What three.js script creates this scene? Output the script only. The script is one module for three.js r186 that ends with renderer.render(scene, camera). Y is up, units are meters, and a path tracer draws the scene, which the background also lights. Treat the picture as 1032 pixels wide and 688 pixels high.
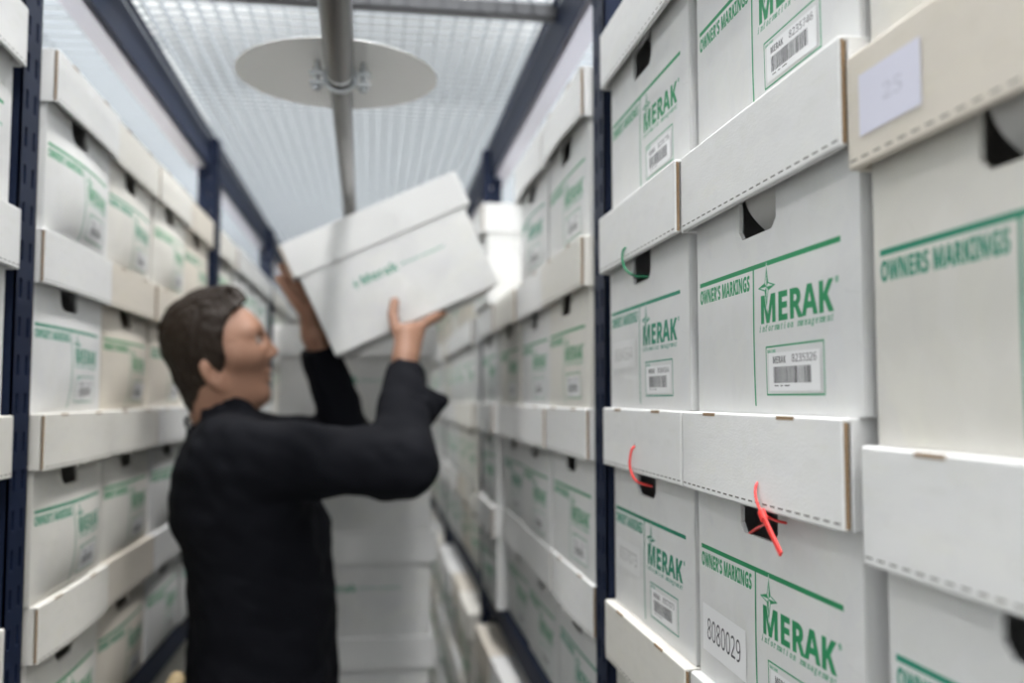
import * as THREE from 'three';
import { mergeGeometries } from 'three/addons/utils/BufferGeometryUtils.js';
import { RectAreaLightUniformsLib } from 'three/addons/lights/RectAreaLightUniformsLib.js';
import { createNoise3D } from 'simplex-noise';

// ---------------------------------------------------------------- camera, light, exposure
const EYE = 1.52;
const scene = new THREE.Scene();
scene.background = new THREE.Color(0x000000);
const camera = new THREE.PerspectiveCamera(41.7, 1032 / 688, 0.05, 60);
camera.position.set(0, EYE, 0);
camera.rotation.set(THREE.MathUtils.degToRad(3.6), THREE.MathUtils.degToRad(-8.695), 0, 'YXZ');
camera.focus = 0.83;
camera.userData.fStop = 2.8;
const renderer = new THREE.WebGLRenderer({ antialias: true });
renderer.toneMapping = THREE.LinearToneMapping;
renderer.toneMappingExposure = 0.9;
renderer.shadowMap.enabled = true;
RectAreaLightUniformsLib.init();
// suspended fluorescent battens of the upper level: [x, y, rows along z, tube radiance]
const BATTENS = [
  { x: 0.15, y: 3.6, zs: [1.2, -0.7, -2.6], I: 64 },
  { x: -1.40, y: 3.6, zs: [1.2, -0.7, -2.6, -4.5, -6.4], I: 23 },
  { x: 1.60, y: 3.6, zs: [1.2, -0.7, -2.6, -4.5, -6.4], I: 23 },
  { x: -2.80, y: 3.6, zs: [1.2, -0.7, -2.6, -4.5, -6.4], I: 18 },
];

// ---------------------------------------------------------------- helpers
let seed = 7;
const rnd = () => { seed = (seed + 0x6d2b79f5) | 0; let t = Math.imul(seed ^ (seed >>> 15), 1 | seed); t = (t + Math.imul(t ^ (t >>> 7), 61 | t)) ^ t; return ((t ^ (t >>> 14)) >>> 0) / 4294967296; };
const jit = (a) => (rnd() * 2 - 1) * a;
const noise = createNoise3D(() => { seed = (seed * 16807 + 11) % 2147483647; return Math.abs(seed) / 2147483647; });
const taken = {};
const numbered = (n) => { const k = taken[n] = (taken[n] ?? -1) + 1; return k ? n + '_' + String(k).padStart(3, '0') : n; };
const V = (x, y, z) => new THREE.Vector3(x, y, z);
function shade(o) { o.traverse((m) => { if (m.isMesh) { m.castShadow = true; m.receiveShadow = true; } }); return o; }
function part(name, geo, mat, parent, label) { const m = new THREE.Mesh(geo, mat); m.name = name; m.castShadow = m.receiveShadow = true; parent.add(m); if (label) m.userData.label = label; return m; }
function thing(name, label, category, group) { const g = new THREE.Group(); g.name = numbered(name); g.userData = { label, category }; if (group) g.userData.group = group; scene.add(g); return g; }
function structure(name, geo, mat, label) { const m = new THREE.Mesh(geo, mat); m.name = name; m.castShadow = m.receiveShadow = true; m.userData = { kind: 'structure', label, category: name.split('_')[0] }; scene.add(m); return m; }
const box = (w, h, d, x = 0, y = 0, z = 0) => new THREE.BoxGeometry(w, h, d).translate(x, y, z);
const span = (x0, x1, y0, y1, z0, z1) => box(x1 - x0, y1 - y0, z1 - z0, (x0 + x1) / 2, (y0 + y1) / 2, (z0 + z1) / 2);
const merge = (l) => mergeGeometries(l.map((g) => (g.index ? g.toNonIndexed() : g)));
const std = (r, g, b, rough = 0.8, extra = {}) => new THREE.MeshStandardMaterial({ color: new THREE.Color().setRGB(r, g, b), roughness: rough, metalness: 0, ...extra });
function canvasTexture(w, h, draw, colour = true) {
  const c = document.createElement('canvas'); c.width = w; c.height = h; draw(c.getContext('2d'), w, h);
  const t = new THREE.CanvasTexture(c); if (colour) t.colorSpace = THREE.SRGBColorSpace; t.magFilter = THREE.LinearFilter; t.anisotropy = 8; return t;
}
// a rounded slab with its faces subdivided, then pushed out along +z by bow(x, y)
function slab(w, h, d, r, nx, ny, nz, bow) {
  const axis = (L, n) => { const a = L / 2, o = [-a, -a + r * 0.3, -a + r]; for (let i = 1; i < n; i++) o.push(-a + r + (L - 2 * r) * i / n); o.push(a - r, a - r * 0.3, a); return o; };
  const X = axis(w, nx), Y = axis(h, ny), Z = axis(d, nz);
  const g = new THREE.BoxGeometry(1, 1, 1, X.length - 1, Y.length - 1, Z.length - 1), p = g.attributes.position, nn = g.attributes.normal;
  const at = (A, t) => A[Math.round((t + 0.5) * (A.length - 1))], cl = (v, L) => Math.max(-L / 2 + r, Math.min(L / 2 - r, v));
  const v = V(0, 0, 0), c = V(0, 0, 0);
  for (let i = 0; i < p.count; i++) {
    v.set(at(X, p.getX(i)), at(Y, p.getY(i)), at(Z, p.getZ(i))); c.set(cl(v.x, w), cl(v.y, h), cl(v.z, d));
    const n = v.clone().sub(c).normalize(); v.copy(c).addScaledVector(n, r);
    if (bow) { const e = 1e-3, b = bow(v.x, v.y), bx = (bow(v.x + e, v.y) - b) / e, by = (bow(v.x, v.y + e) - b) / e; n.set(n.x - n.z * bx, n.y - n.z * by, n.z).normalize(); v.z += b; }
    p.setXYZ(i, v.x, v.y, v.z); nn.setXYZ(i, n.x, n.y, n.z);
  }
  return g;
}
function setUV(g, f) { const p = g.attributes.position, n = g.attributes.normal, uv = new Float32Array(p.count * 2); for (let i = 0; i < p.count; i++) { const [a, b] = f(p.getX(i), p.getY(i), p.getZ(i), n.getX(i), n.getY(i), n.getZ(i)); uv[2 * i] = a; uv[2 * i + 1] = b; } g.setAttribute('uv', new THREE.BufferAttribute(uv, 2)); return g; }
function tube(pts, r, seg = 24, rad = 8) { return new THREE.TubeGeometry(new THREE.CatmullRomCurve3(pts.map((p) => V(...p))), seg, r, rad, false); }

// ---------------------------------------------------------------- setting
function mottled(w, h, base, amp, scale) {
  return canvasTexture(w, h, (c) => {
    const im = c.createImageData(w, h);
    for (let y = 0; y < h; y++) for (let x = 0; x < w; x++) {
      const n = noise(x / scale, y / scale, 1) * 0.5 + noise(x / scale * 4, y / scale * 4, 5) * 0.3 + noise(x / 2.2, y / 2.2, 9) * 0.2, k = (y * w + x) * 4;
      for (let j = 0; j < 3; j++) im.data[k + j] = Math.max(0, Math.min(255, base[j] + n * amp)); im.data[k + 3] = 255;
    }
    c.putImageData(im, 0, 0);
  });
}
const floorTex = mottled(512, 512, [132, 131, 128], 22, 60); floorTex.wrapS = floorTex.wrapT = THREE.RepeatWrapping; floorTex.repeat.set(4, 6);
const white = std(0.66, 0.68, 0.69, 0.9);
structure('floor', span(-3.6, 3.6, -0.12, 0, -9.2, 3.2), new THREE.MeshStandardMaterial({ map: floorTex, roughness: 0.6 }), 'grey concrete floor of the archive aisle');
structure('wall_left', span(-3.72, -3.6, 0, 4.6, -9.2, 3.2), white, 'white left wall of the hall');
structure('wall_right', span(3.6, 3.72, 0, 4.6, -9.2, 3.2), white, 'white right wall of the hall');
structure('wall_back', span(-3.72, 3.72, 0, 4.6, -9.32, -9.2), white, 'white end wall of the hall');
structure('wall_front', span(-3.72, 3.72, 0, 4.6, 3.2, 3.32), white, 'white wall behind the viewer');
structure('ceiling', span(-3.72, 3.72, 4.6, 4.72, -9.32, 3.32), white, 'white ceiling above the upper level');

// fluorescent battens of the upper level
const tubeGlow = new THREE.MeshStandardMaterial({ color: 0xffffff, emissive: new THREE.Color().setRGB(0.95, 1, 0.98), emissiveIntensity: 5, roughness: 0.4 });
const battenBody = std(0.75, 0.75, 0.75, 0.5);
for (const b of BATTENS) b.zs.forEach((z, i) => {
  const t = thing('fluorescent_batten', 'fluorescent tube lamp hung above the ceiling grating', 'lamp', 'fluorescent lamps over the grating');
  t.position.set(b.x, b.y, z);
  part('housing', box(0.24, 0.04, 1.5, 0, 0.055, 0), battenBody, t);
  for (const k of [-1, 1]) part('tube', new THREE.CylinderGeometry(0.019, 0.019, 1.46, 16).rotateX(Math.PI / 2).translate(k * 0.07, 0.005, 0), tubeGlow, t);
  for (const s of [-1, 1]) { part('suspension_wire', box(0.004, 0.965, 0.004, 0, 0.5675, s * 0.6), battenBody, t); }
  for (const s of [-1, 1]) {
    const L = new THREE.RectAreaLight(new THREE.Color().setRGB(1, 0.985, 0.97), s < 0 ? b.I : b.I * 1.0, 0.22, 1.46);
    L.position.set(0, s < 0 ? -0.03 : 0.1, 0); L.rotation.x = s < 0 ? -Math.PI / 2 : Math.PI / 2; L.castShadow = true; t.add(L);
  }
});

// open steel grating that roofs the aisle and the racks
const GY = 2.285, galv = new THREE.MeshStandardMaterial({ color: new THREE.Color().setRGB(0.25, 0.275, 0.30), roughness: 0.6, metalness: 0.1 });
const XL = -0.456, XR = 0.320;                                   // aisle-side faces of the posts
const POST_Z = [0.10, -1.255, -2.697, -4.102, -5.507, -6.912, -8.317];
{
  const root = new THREE.Group(); root.name = 'ceiling_grating'; root.userData = { kind: 'structure', label: 'galvanised open grating roofing the aisle and racks', category: 'grating' }; scene.add(root);
  const aisle = [], left = [], right = [];
  for (let x = -0.49; x <= 0.36; x += 0.034) aisle.push(span(x - 0.0011, x + 0.0011, GY, GY + 0.018, -8.6, 1.4));
  for (let z = -8.6; z <= 1.4; z += 0.036) aisle.push(span(-0.505, 0.365, GY + 0.010, GY + 0.014, z - 0.0019, z + 0.0019));
  for (let z = -8.6; z <= 1.4; z += 0.048) { left.push(span(-1.45, -0.52, GY, GY + 0.016, z - 0.003, z + 0.003)); right.push(span(0.38, 1.3, GY, GY + 0.016, z - 0.003, z + 0.003)); }
  for (let x = -1.43; x < -0.55; x += 0.12) left.push(span(x - 0.002, x + 0.002, GY + 0.010, GY + 0.014, -8.6, 1.4));
  for (let x = 0.45; x < 1.3; x += 0.12) right.push(span(x - 0.002, x + 0.002, GY + 0.010, GY + 0.014, -8.6, 1.4));
  for (const [n, l] of [['aisle_grating', aisle], ['rack_top_grating', left], ['rack_top_grating', right]]) part(n, merge(l), galv, root).userData.kind = 'stuff';
}
// dark cross bars that carry the aisle grating
const darkSteel = std(0.06, 0.062, 0.068, 0.45, { metalness: 0.4 });
[-1.68].forEach((z, i) => {
  const t = thing('cross_bar', ['dark steel bar crossing the aisle near the top of the picture', 'dark steel bar under the grating farther down the aisle', 'dark steel bar under the grating at the far end'][i], 'bar');
  part('bar', slab(0.86, 0.028, 0.03, 0.004, 2, 1, 1).translate((XL + XR) / 2, GY - 0.0145, z), darkSteel, t);
});

// ---------------------------------------------------------------- racks
const navy = new THREE.MeshPhysicalMaterial({ color: new THREE.Color().setRGB(0.008, 0.014, 0.036), roughness: 0.55, specularIntensity: 0.35 });
const paleBeam = std(0.42, 0.42, 0.48, 0.5);
function slotPlate(w, h, t, slotW, slotH, pitch, cols) {          // plate in the xy plane, base at y = 0, with punched slots
  const s = new THREE.Shape([new THREE.Vector2(-w / 2, 0), new THREE.Vector2(w / 2, 0), new THREE.Vector2(w / 2, h), new THREE.Vector2(-w / 2, h)]);
  for (const cx of cols) for (let y = 0.05; y < h - 0.04; y += pitch) s.holes.push(new THREE.Path([new THREE.Vector2(cx - slotW / 2, y), new THREE.Vector2(cx - slotW / 2, y + slotH), new THREE.Vector2(cx + slotW / 2, y + slotH), new THREE.Vector2(cx + slotW / 2, y)]));
  return new THREE.ExtrudeGeometry(s, { depth: t, bevelEnabled: false });
}
const POST_H = GY - 0.012;
const postGeo = (() => {                                          // channel post: front flange toward -x, two slotted sides
  const front = slotPlate(0.062, POST_H, 0.003, 0.009, 0.026, 0.05, [-0.014, 0.014]).rotateY(Math.PI / 2);
  const sideA = slotPlate(0.056, POST_H, 0.003, 0.012, 0.026, 0.05, [0]).translate(0.028, 0, 0.028), sideB = slotPlate(0.056, POST_H, 0.003, 0.012, 0.026, 0.05, [0]).translate(0.028, 0, -0.031);
  return merge([front, sideA, sideB]);
})();
const holedBeam = (() => slotPlate(1.405, 0.085, 0.003, 0.012, 0.018, 1, [...Array(32)].map((_, i) => -0.64 + i * 0.0413)).translate(0, -0.0425, 0))();
function makeRack(side) {                                         // side +1 = right rack, -1 = left rack
  const X = side > 0 ? XR : XL, XB = side > 0 ? 0.345 : -0.482, base = side > 0 ? -0.5415 : -0.5475, t = thing('storage_rack', side > 0 ? 'dark blue steel storage rack on the right of the aisle' : 'dark blue steel storage rack on the left of the aisle', 'rack');
  const pg = side > 0 ? postGeo : postGeo.clone().rotateY(Math.PI);
  for (const z of POST_Z) {
    part('post', pg.clone().translate(X, 0, z), navy, t);
    part('post', pg.clone().rotateY(Math.PI).translate(X + side * 0.50, 0, z), navy, t);
    part('gusset_plate', (() => { const s = new THREE.Shape([new THREE.Vector2(0, 0), new THREE.Vector2(0.11, 0), new THREE.Vector2(0, -0.13)]); return new THREE.ExtrudeGeometry(s, { depth: 0.004, bevelEnabled: false }).rotateY(Math.PI / 2).translate(XB - 0.002 - side * 0.006, GY - 0.10, z - 0.028); })(), navy, t);
  }
  for (let i = 0; i < POST_Z.length - 1; i++) {
    const b0 = side > 0 && i === 0 ? -0.557 : base, z0 = POST_Z[i + 1] + 0.03, z1 = POST_Z[i] - 0.03, zc = (z0 + z1) / 2, o = (a, b) => (side > 0 ? [XB + a, XB + b] : [XB - b, XB - a]);
    part('shelf_beam', slab(0.03, 0.06, z1 - z0, 0.004, 1, 1, 2).translate(X + side * 0.026, EYE + b0 - 0.004 - 0.032, zc), navy, t);
    part('shelf_beam', slab(0.03, 0.06, z1 - z0, 0.004, 1, 1, 2).translate(X + side * 0.44, EYE + b0 - 0.004 - 0.032, zc), navy, t);
    part('shelf_deck', span(...o(0.0, 0.455), EYE + b0 - 0.004, EYE + b0 - 0.0005, z0, z1), darkSteel, t);
    part('shelf_beam', slab(0.03, 0.06, z1 - z0, 0.004, 1, 1, 2).translate(X + side * 0.026, 0.045, zc), navy, t);
    part('shelf_deck', span(...o(0.0, 0.455), 0.0755, 0.0795, z0, z1), darkSteel, t);
    // top edge of the rack: punched dark beam toward the aisle, pale beam behind it
    part('top_beam', holedBeam.clone().rotateY(side > 0 ? -Math.PI / 2 : Math.PI / 2).translate(XB, GY - 0.055, zc), navy, t);
    part('top_beam_flange', span(...o(-0.012, 0.0), GY - 0.0045, GY - 0.0005, zc - 0.7025, zc + 0.7025), navy, t);
    part('edge_rail', span(...o(0.012, 0.052), GY - 0.098, GY - 0.03, z0, z1), paleBeam, t, 'pale grey rail along the top of the rack');
  }
  return t;
}
makeRack(1); makeRack(-1);

// ---------------------------------------------------------------- archive boxes: print
const BW = 0.314, BH = 0.2585, BD = 0.385, S = 3000, CW = 2048, CH = 1024;
function condensed(c, text, x0, x1, yBase, capH, font, weight = 'bold', embolden = 0) {     // text squeezed to fill x0..x1
  c.save(); c.font = `${weight} 100px ${font}`; const w = c.measureText(text).width, ky = capH / 71.4;
  c.translate(x0, yBase); c.scale((x1 - x0) / w, ky); c.fillText(text, 0, 0); if (embolden) { c.strokeStyle = c.fillStyle; c.lineWidth = embolden; c.strokeText(text, 0, 0); } c.restore();
}
function star(c, cx, cy, rx, ry, ink) {
  c.save(); c.translate(cx, cy); c.fillStyle = '#f4f4f2';
  const pts = [[0, -ry], [rx * 0.21, -rx * 0.21], [rx, 0], [rx * 0.21, rx * 0.21], [0, ry], [-rx * 0.21, rx * 0.21], [-rx, 0], [-rx * 0.21, -rx * 0.21]];
  c.beginPath(); pts.forEach(([x, y], i) => (i ? c.lineTo(x * 1.1, y * 1.05) : c.moveTo(x * 1.1, y * 1.05))); c.closePath(); c.lineWidth = 8; c.strokeStyle = '#f4f4f2'; c.stroke(); c.fill();
  c.strokeStyle = ink; c.lineWidth = 3; c.beginPath(); pts.forEach(([x, y], i) => (i ? c.lineTo(x, y) : c.moveTo(x, y))); c.closePath(); c.stroke();
  c.fillStyle = ink; for (let i = 0; i < 8; i += 2) { c.beginPath(); c.moveTo(0, 0); c.lineTo(...pts[i]); c.lineTo(...pts[(i + 1) % 8]); c.closePath(); c.fill(); }
  c.restore();
}
function boxPrint(ink, title, far) {
  return canvasTexture(CW, CH, (c) => {
    c.fillStyle = '#f4f4f2'; c.fillRect(0, 0, CW, CH);
    for (let i = 0; i < 420; i++) { const r = 8 + rnd() * 60, g = 222 + rnd() * 30; c.fillStyle = `rgba(${g},${g},${g - 4},0.10)`; c.beginPath(); c.ellipse(rnd() * CW, rnd() * CH, r * 2.2, r, rnd() * 3, 0, 7); c.fill(); }
    for (let i = 0; i < 60; i++) { c.strokeStyle = 'rgba(150,148,142,0.10)'; c.lineWidth = 1 + rnd() * 2; const x = rnd() * CW, y = rnd() * CH; c.beginPath(); c.moveTo(x, y); c.lineTo(x + jit(60), y + jit(30)); c.stroke(); }
    const X = (a) => a * S, Y = (h) => (BH - h + 0.0165) * S;
    c.fillStyle = ink; c.strokeStyle = ink;
    c.fillRect(X(0.0072), Y(0.1457), X(0.280), 0.0042 * S);
    c.fillRect(X(0.1378), Y(0.1437), 0.0027 * S, (0.1437 - 0.023) * S);
    condensed(c, title, X(0.0072), X(0.1315), Y(0.1248), 0.0128 * S, 'sans-serif', 'bold', 4);
    condensed(c, 'MERAK', X(0.1515), X(0.2755), Y(0.0935), 0.0232 * S, 'sans-serif', 'bold', 3);
    c.save(); c.lineWidth = 4; c.lineJoin = 'miter'; c.restore();
    star(c, X(0.1655), Y(0.1238), 0.0150 * S, 0.0155 * S, ink);
    c.fillStyle = ink; c.font = 'bold 20px sans-serif'; c.fillText('®', X(0.2785), Y(0.1130));
    const tag = 'information management'; c.font = 'italic bold 22px serif'; for (let i = 0; i < tag.length; i++) c.fillText(tag[i], X(0.1505) + (X(0.2775) - X(0.1505)) * i / tag.length, Y(0.0858));
    c.lineWidth = 0.0013 * S; c.strokeRect(X(0.163), Y(0.0725), X(0.0975), 0.0400 * S);
    condensed(c, 'BAR CODE', X(0.1655), X(0.181), Y(0.0672), 0.0026 * S, 'sans-serif');
    // long side: the name in upper and lower case
    const x0 = 1250, y0 = 440; star(c, x0 + 24, y0 - 20, 19, 26, ink); c.fillStyle = ink;
    c.font = 'bold 72px sans-serif'; c.fillText('Merak', x0 + 52, y0); c.font = 'italic 22px serif'; c.fillText('information management', x0 + 290, y0 - 16);
  });
}
const SX0 = 1010, SXW = 1000, SY0 = 60, SYH = 680;                  // region of the long side in the sheet
const printA = boxPrint('#249c63', "OWNER'S MARKINGS"), printB = boxPrint('#159577', 'OWNERS MARKINGS'), printC = boxPrint('#179370', "OWNER'S MARKINGS");
const boardBump = canvasTexture(256, 256, (c, w, h) => { const im = c.createImageData(w, h); for (let i = 0; i < w * h; i++) { const x = i % w, y = (i / w) | 0, v = 128 + 60 * noise(x / 20, y / 20, 3) + 40 * noise(x / 5, y / 5, 8); im.data.set([v, v, v, 255], i * 4); } c.putImageData(im, 0, 0); }, false);
boardBump.wrapS = boardBump.wrapT = THREE.RepeatWrapping; boardBump.repeat.set(4, 2);
const TINT = { cool: [0.72, 0.72, 0.73], warm: [0.71, 0.69, 0.655], beige: [0.65, 0.60, 0.535] };
const boardMats = {};
function board(print, tint) { const k = print + tint; return boardMats[k] ??= new THREE.MeshStandardMaterial({ map: { A: printA, B: printB, C: printC }[print], color: new THREE.Color().setRGB(...TINT[tint]), roughness: 0.62, bumpMap: boardBump, bumpScale: 0.00012 }); }
const lidTex = canvasTexture(1024, 256, (c, w, h) => {
  c.fillStyle = '#f4f4f2'; c.fillRect(0, 0, w, h);
  for (let i = 0; i < 200; i++) { const g = 226 + rnd() * 24; c.fillStyle = `rgba(${g},${g},${g - 3},0.15)`; c.beginPath(); c.ellipse(rnd() * w, rnd() * h, 10 + rnd() * 60, 5 + rnd() * 20, 0, 0, 7); c.fill(); }
  c.fillStyle = '#4a453e'; for (let x = 14; x < w - 10; x += 44) c.fillRect(x, h - 20, 27, 4);
});
const lidMats = {};
function lidMat(tint) { return lidMats[tint] ??= new THREE.MeshStandardMaterial({ map: lidTex, color: new THREE.Color().setRGB(...TINT[tint]), roughness: 0.6, bumpMap: boardBump, bumpScale: 0.00012 }); }
const kraft = std(0.26, 0.175, 0.10, 0.9), kraftDark = std(0.16, 0.115, 0.07, 0.95), flapGrey = std(0.66, 0.65, 0.63, 0.8);

// ---------------------------------------------------------------- archive boxes: geometry (local +z is the printed end, origin at the base)
const HOLE = { x0: 0.108 - BW / 2, x1: 0.184 - BW / 2, y0: 0.1555, y1: 0.196, c: 0.008 };
function endPanel(b, hi, hole) {
  const t = 0.004, xs = [], ys = [], nx = hi ? 26 : 10, ny = hi ? 22 : 8;
  for (let i = 0; i <= nx; i++) xs.push(-BW / 2 + BW * i / nx); for (let i = 0; i <= ny; i++) ys.push(BH * i / ny);
  if (hole) {
    const put = (A, v, tol) => { let k = 0; A.forEach((a, i) => { if (Math.abs(a - v) < Math.abs(A[k] - v)) k = i; }); if (Math.abs(A[k] - v) < tol && k > 0 && k < A.length - 1) A[k] = v; else A.push(v); A.sort((p, q) => p - q); };
    for (const v of [HOLE.x0, HOLE.x1]) put(xs, v, 0.004); for (const v of [HOLE.x0 + HOLE.c, HOLE.x1 - HOLE.c]) { xs.push(v); xs.sort((p, q) => p - q); }
    for (const v of [HOLE.y0, HOLE.y1]) put(ys, v, 0.004); ys.push(HOLE.y0 + HOLE.c); ys.sort((p, q) => p - q);
    const thin = (A, keep) => A.filter((v, i) => keep.some((k) => Math.abs(k - v) < 1e-6) || !keep.some((k) => Math.abs(k - v) < 0.003));
    const kx = [HOLE.x0, HOLE.x1, HOLE.x0 + HOLE.c, HOLE.x1 - HOLE.c, -BW / 2, BW / 2], ky = [HOLE.y0, HOLE.y1, HOLE.y0 + HOLE.c, 0, BH];
    const X2 = thin(xs, kx), Y2 = thin(ys, ky); xs.length = 0; ys.length = 0; xs.push(...X2); ys.push(...Y2);
  }
  const bulge = (x, y) => { const q = Math.min(1, Math.max(0, y / 0.178)); return b * Math.max(0, 1 - (2 * x / BW) ** 2) * Math.sin(Math.PI * q ** 0.72); };
  const P = [], N = [];
  const nrm = (x, y) => { const e = 1e-3, v = bulge(x, y); return V(-(bulge(x + e, y) - v) / e, -(bulge(x, y + e) - v) / e, 1).normalize(); };
  const tri = (a, bb, c) => { for (const q of [a, bb, c]) { P.push(q[0], q[1], bulge(q[0], q[1])); const n = nrm(q[0], q[1]); N.push(n.x, n.y, n.z); } for (const q of [a, c, bb]) { P.push(q[0], q[1], bulge(q[0], q[1]) - t); const n = nrm(q[0], q[1]); N.push(-n.x, -n.y, -n.z); } };
  const wall = (a, bb) => { const n = V(bb[1] - a[1], -(bb[0] - a[0]), 0).normalize(), A = bulge(...a), B = bulge(...bb); const q = [[a, A], [a, A - t], [bb, B - t], [a, A], [bb, B - t], [bb, B]]; for (const [p, z] of q) { P.push(p[0], p[1], z); N.push(n.x, n.y, n.z); } };
  const eq = (u, v) => Math.abs(u - v) < 1e-6;
  for (let i = 0; i < xs.length - 1; i++) for (let j = 0; j < ys.length - 1; j++) {
    const a = [xs[i], ys[j]], bb = [xs[i + 1], ys[j]], c = [xs[i + 1], ys[j + 1]], d = [xs[i], ys[j + 1]];
    if (hole && a[0] > HOLE.x0 - 1e-6 && c[0] < HOLE.x1 + 1e-6 && a[1] > HOLE.y0 - 1e-6 && c[1] < HOLE.y1 + 1e-6) {
      if (eq(a[0], HOLE.x0) && eq(a[1], HOLE.y0)) { tri(a, bb, d); wall(d, bb); } else if (eq(c[0], HOLE.x1) && eq(a[1], HOLE.y0)) { tri(a, bb, c); wall(a, c); }
      else { if (eq(a[0], HOLE.x0)) wall(d, a); if (eq(c[0], HOLE.x1)) wall(bb, c); if (eq(a[1], HOLE.y0)) wall(a, bb); if (eq(c[1], HOLE.y1)) wall(c, d); }
      continue;
    }
    tri(a, bb, c); tri(a, c, d);
  }
  const g = new THREE.BufferGeometry(); g.setAttribute('position', new THREE.Float32BufferAttribute(P, 3)); g.setAttribute('normal', new THREE.Float32BufferAttribute(N, 3));
  setUV(g, (x, y, z, n1, n2, n3) => (n3 > 0.3 ? [(x + BW / 2) * S / CW, 1 - (BH - y) * S / CH] : [0.3, 0.02]));
  return g;
}
function bodyGeo(b, hi) {
  const f = endPanel(b, hi, true).translate(0, 0, BD / 2), k = endPanel(b * 0.4, false, hi).rotateY(Math.PI).translate(0, 0, -BD / 2);
  const blank = (g) => setUV(g, () => [0.3, 0.02]);
  const sides = [-1, 1].map((s) => {
    const bow = (x, y) => 0.004 * Math.max(0, 1 - (2 * x / BD) ** 2) * Math.max(0, 1 - (2 * y / BH) ** 2) * 0.25;
    const g = slab(BD - 0.0005, BH, 0.004, 0.0015, hi ? 6 : 2, hi ? 4 : 2, 1, bow);
    setUV(g, (x, y, z, n1, n2, n3) => (n3 > 0.5 ? [(SX0 + (x / BD + 0.5) * SXW) / CW, 1 - (SY0 + (0.5 - y / BH) * SYH) / CH] : [0.3, 0.02]));
    return g.rotateY(s * Math.PI / 2).translate(s * (BW / 2 - 0.0018), BH / 2, 0);
  });
  return merge([f, k, ...sides, blank(box(BW - 0.006, 0.004, BD - 0.006, 0, 0.002, 0))]);
}
const LW = 0.3235, LH = 0.078, LT = 0.004, LTOP = BH + LT;
const LF = BD / 2 + 0.0155;                                        // front face of the lid's end flap
function lidGeo(bow, hi) {
  const blank = (g) => setUV(g, () => [0.5, 0.5]);
  const bf = (x, y) => bow * Math.max(0, 1 - (2 * x / LW) ** 2) * (0.5 - y / LH);
  const front = slab(LW - 0.002, LH, 0.006, 0.0022, hi ? 12 : 5, hi ? 5 : 2, 1, bf);
  setUV(front, (x, y, z, a, b2, c) => (c > 0.3 ? [x / LW + 0.5, y / LH + 0.5] : [0.5, 0.5]));
  front.translate(0, LTOP - LH / 2, LF - 0.003);
  const back = blank(slab(LW - 0.002, LH, 0.0085, 0.0028, 2, 2, 1)).translate(0, LTOP - LH / 2, -LF + 0.00425);
  const top = blank(slab(LW, LT, 2 * LF - 0.004, 0.0016, 2, 1, 2)).translate(0, LTOP - LT / 2, 0);
  const sides = [-1, 1].map((s) => blank(slab(0.0035, LH - 0.002, 2 * LF - 0.013, 0.0014, 1, 2, 3)).translate(s * (LW / 2 - 0.0018), LTOP - LH / 2 - 0.001, 0));
  return merge([front, back, top, ...sides]);
}
const bodies = { hi: [0.0012, 0.004, 0.011, 0.015].map((b) => bodyGeo(b, true)), lo: [0.004, 0.009, 0.013].map((b) => bodyGeo(b, false)) };
const lids = { hi: [0.0, 0.003, 0.006].map((b) => lidGeo(b, true)), lo: [0.002, 0.006].map((b) => lidGeo(b, false)) };
const edgeGeo = (() => {                                           // raw corrugated edge of the end flap: liner, flutes, liner
  const l = [box(0.0008, LH - 0.005, 0.0030, 0, 0, 0)]; for (let i = 0; i < 12; i++) l.push(box(0.0012, 0.0018, 0.0030, 0.0002, -LH / 2 + 0.006 + i * 0.0059, 0)); return merge(l);
})();
const tabGeo = box(0.030, 0.003, 0.006);
const flapGeo = (() => { const g = new THREE.PlaneGeometry(0.074, 0.036, 6, 8), p = g.attributes.position; for (let i = 0; i < p.count; i++) { const q = 0.5 - p.getY(i) / 0.036, x = p.getX(i); p.setXYZ(i, x * (1 - 0.12 * q), -q * 0.026 - 0.004 * (x / 0.037) ** 2 * q, -q * q * 0.018 - 0.002); } g.computeVertexNormals(); return g; })();

function makeBox(o) {        // {label, group, hi, body, lid, tint, lidTint, print, flap, code}
  const t = thing('archive_box', o.label, 'box', o.group), set = o.hi ? 'hi' : 'lo';
  const body = part('body', bodies[set][o.body % bodies[set].length], board(o.print || 'A', o.tint), t);
  const lid = part('lid', lids[set][o.lid % lids[set].length], lidMat(o.lidTint || o.tint), t);
  if (o.edges) for (const s of [-1, 1]) part('corrugated_edge', edgeGeo.clone().rotateY(s < 0 ? Math.PI : 0).translate(s * (LW / 2 - 0.0008), LTOP - LH / 2, LF - 0.0031), kraft, lid, 'brown raw corrugated edge');
  if (o.tabs) for (const x of [-0.085, 0.075]) part('fold_slot', tabGeo.clone().translate(x, LTOP - 0.0020, LF - 0.0027), kraft, lid, 'brown slot in the lid edge');
  if (o.flap) part('handle_flap', flapGeo.clone().translate((HOLE.x0 + HOLE.x1) / 2, HOLE.y1 - 0.001, BD / 2 - 0.004), flapGrey, body, 'bent cardboard flap inside the handle hole');
  return t;
}
const BASE = { 1: -0.5415, '-1': -0.5475 };                        // shelf heights of the right and left rack, seen from eye level
function place(t, side, X, z0, row, yaw = 0, y = EYE + BASE[side] + row * 0.2628) {    // X = lid front, z0 = near edge of the lid (distance from the viewer)
  const lidFront = LF, cx = X + side * lidFront;
  t.position.set(cx, y, -(z0 + LW / 2)); t.rotation.y = (side > 0 ? -Math.PI / 2 : Math.PI / 2) + yaw;
}
const codeMats = {};
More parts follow.
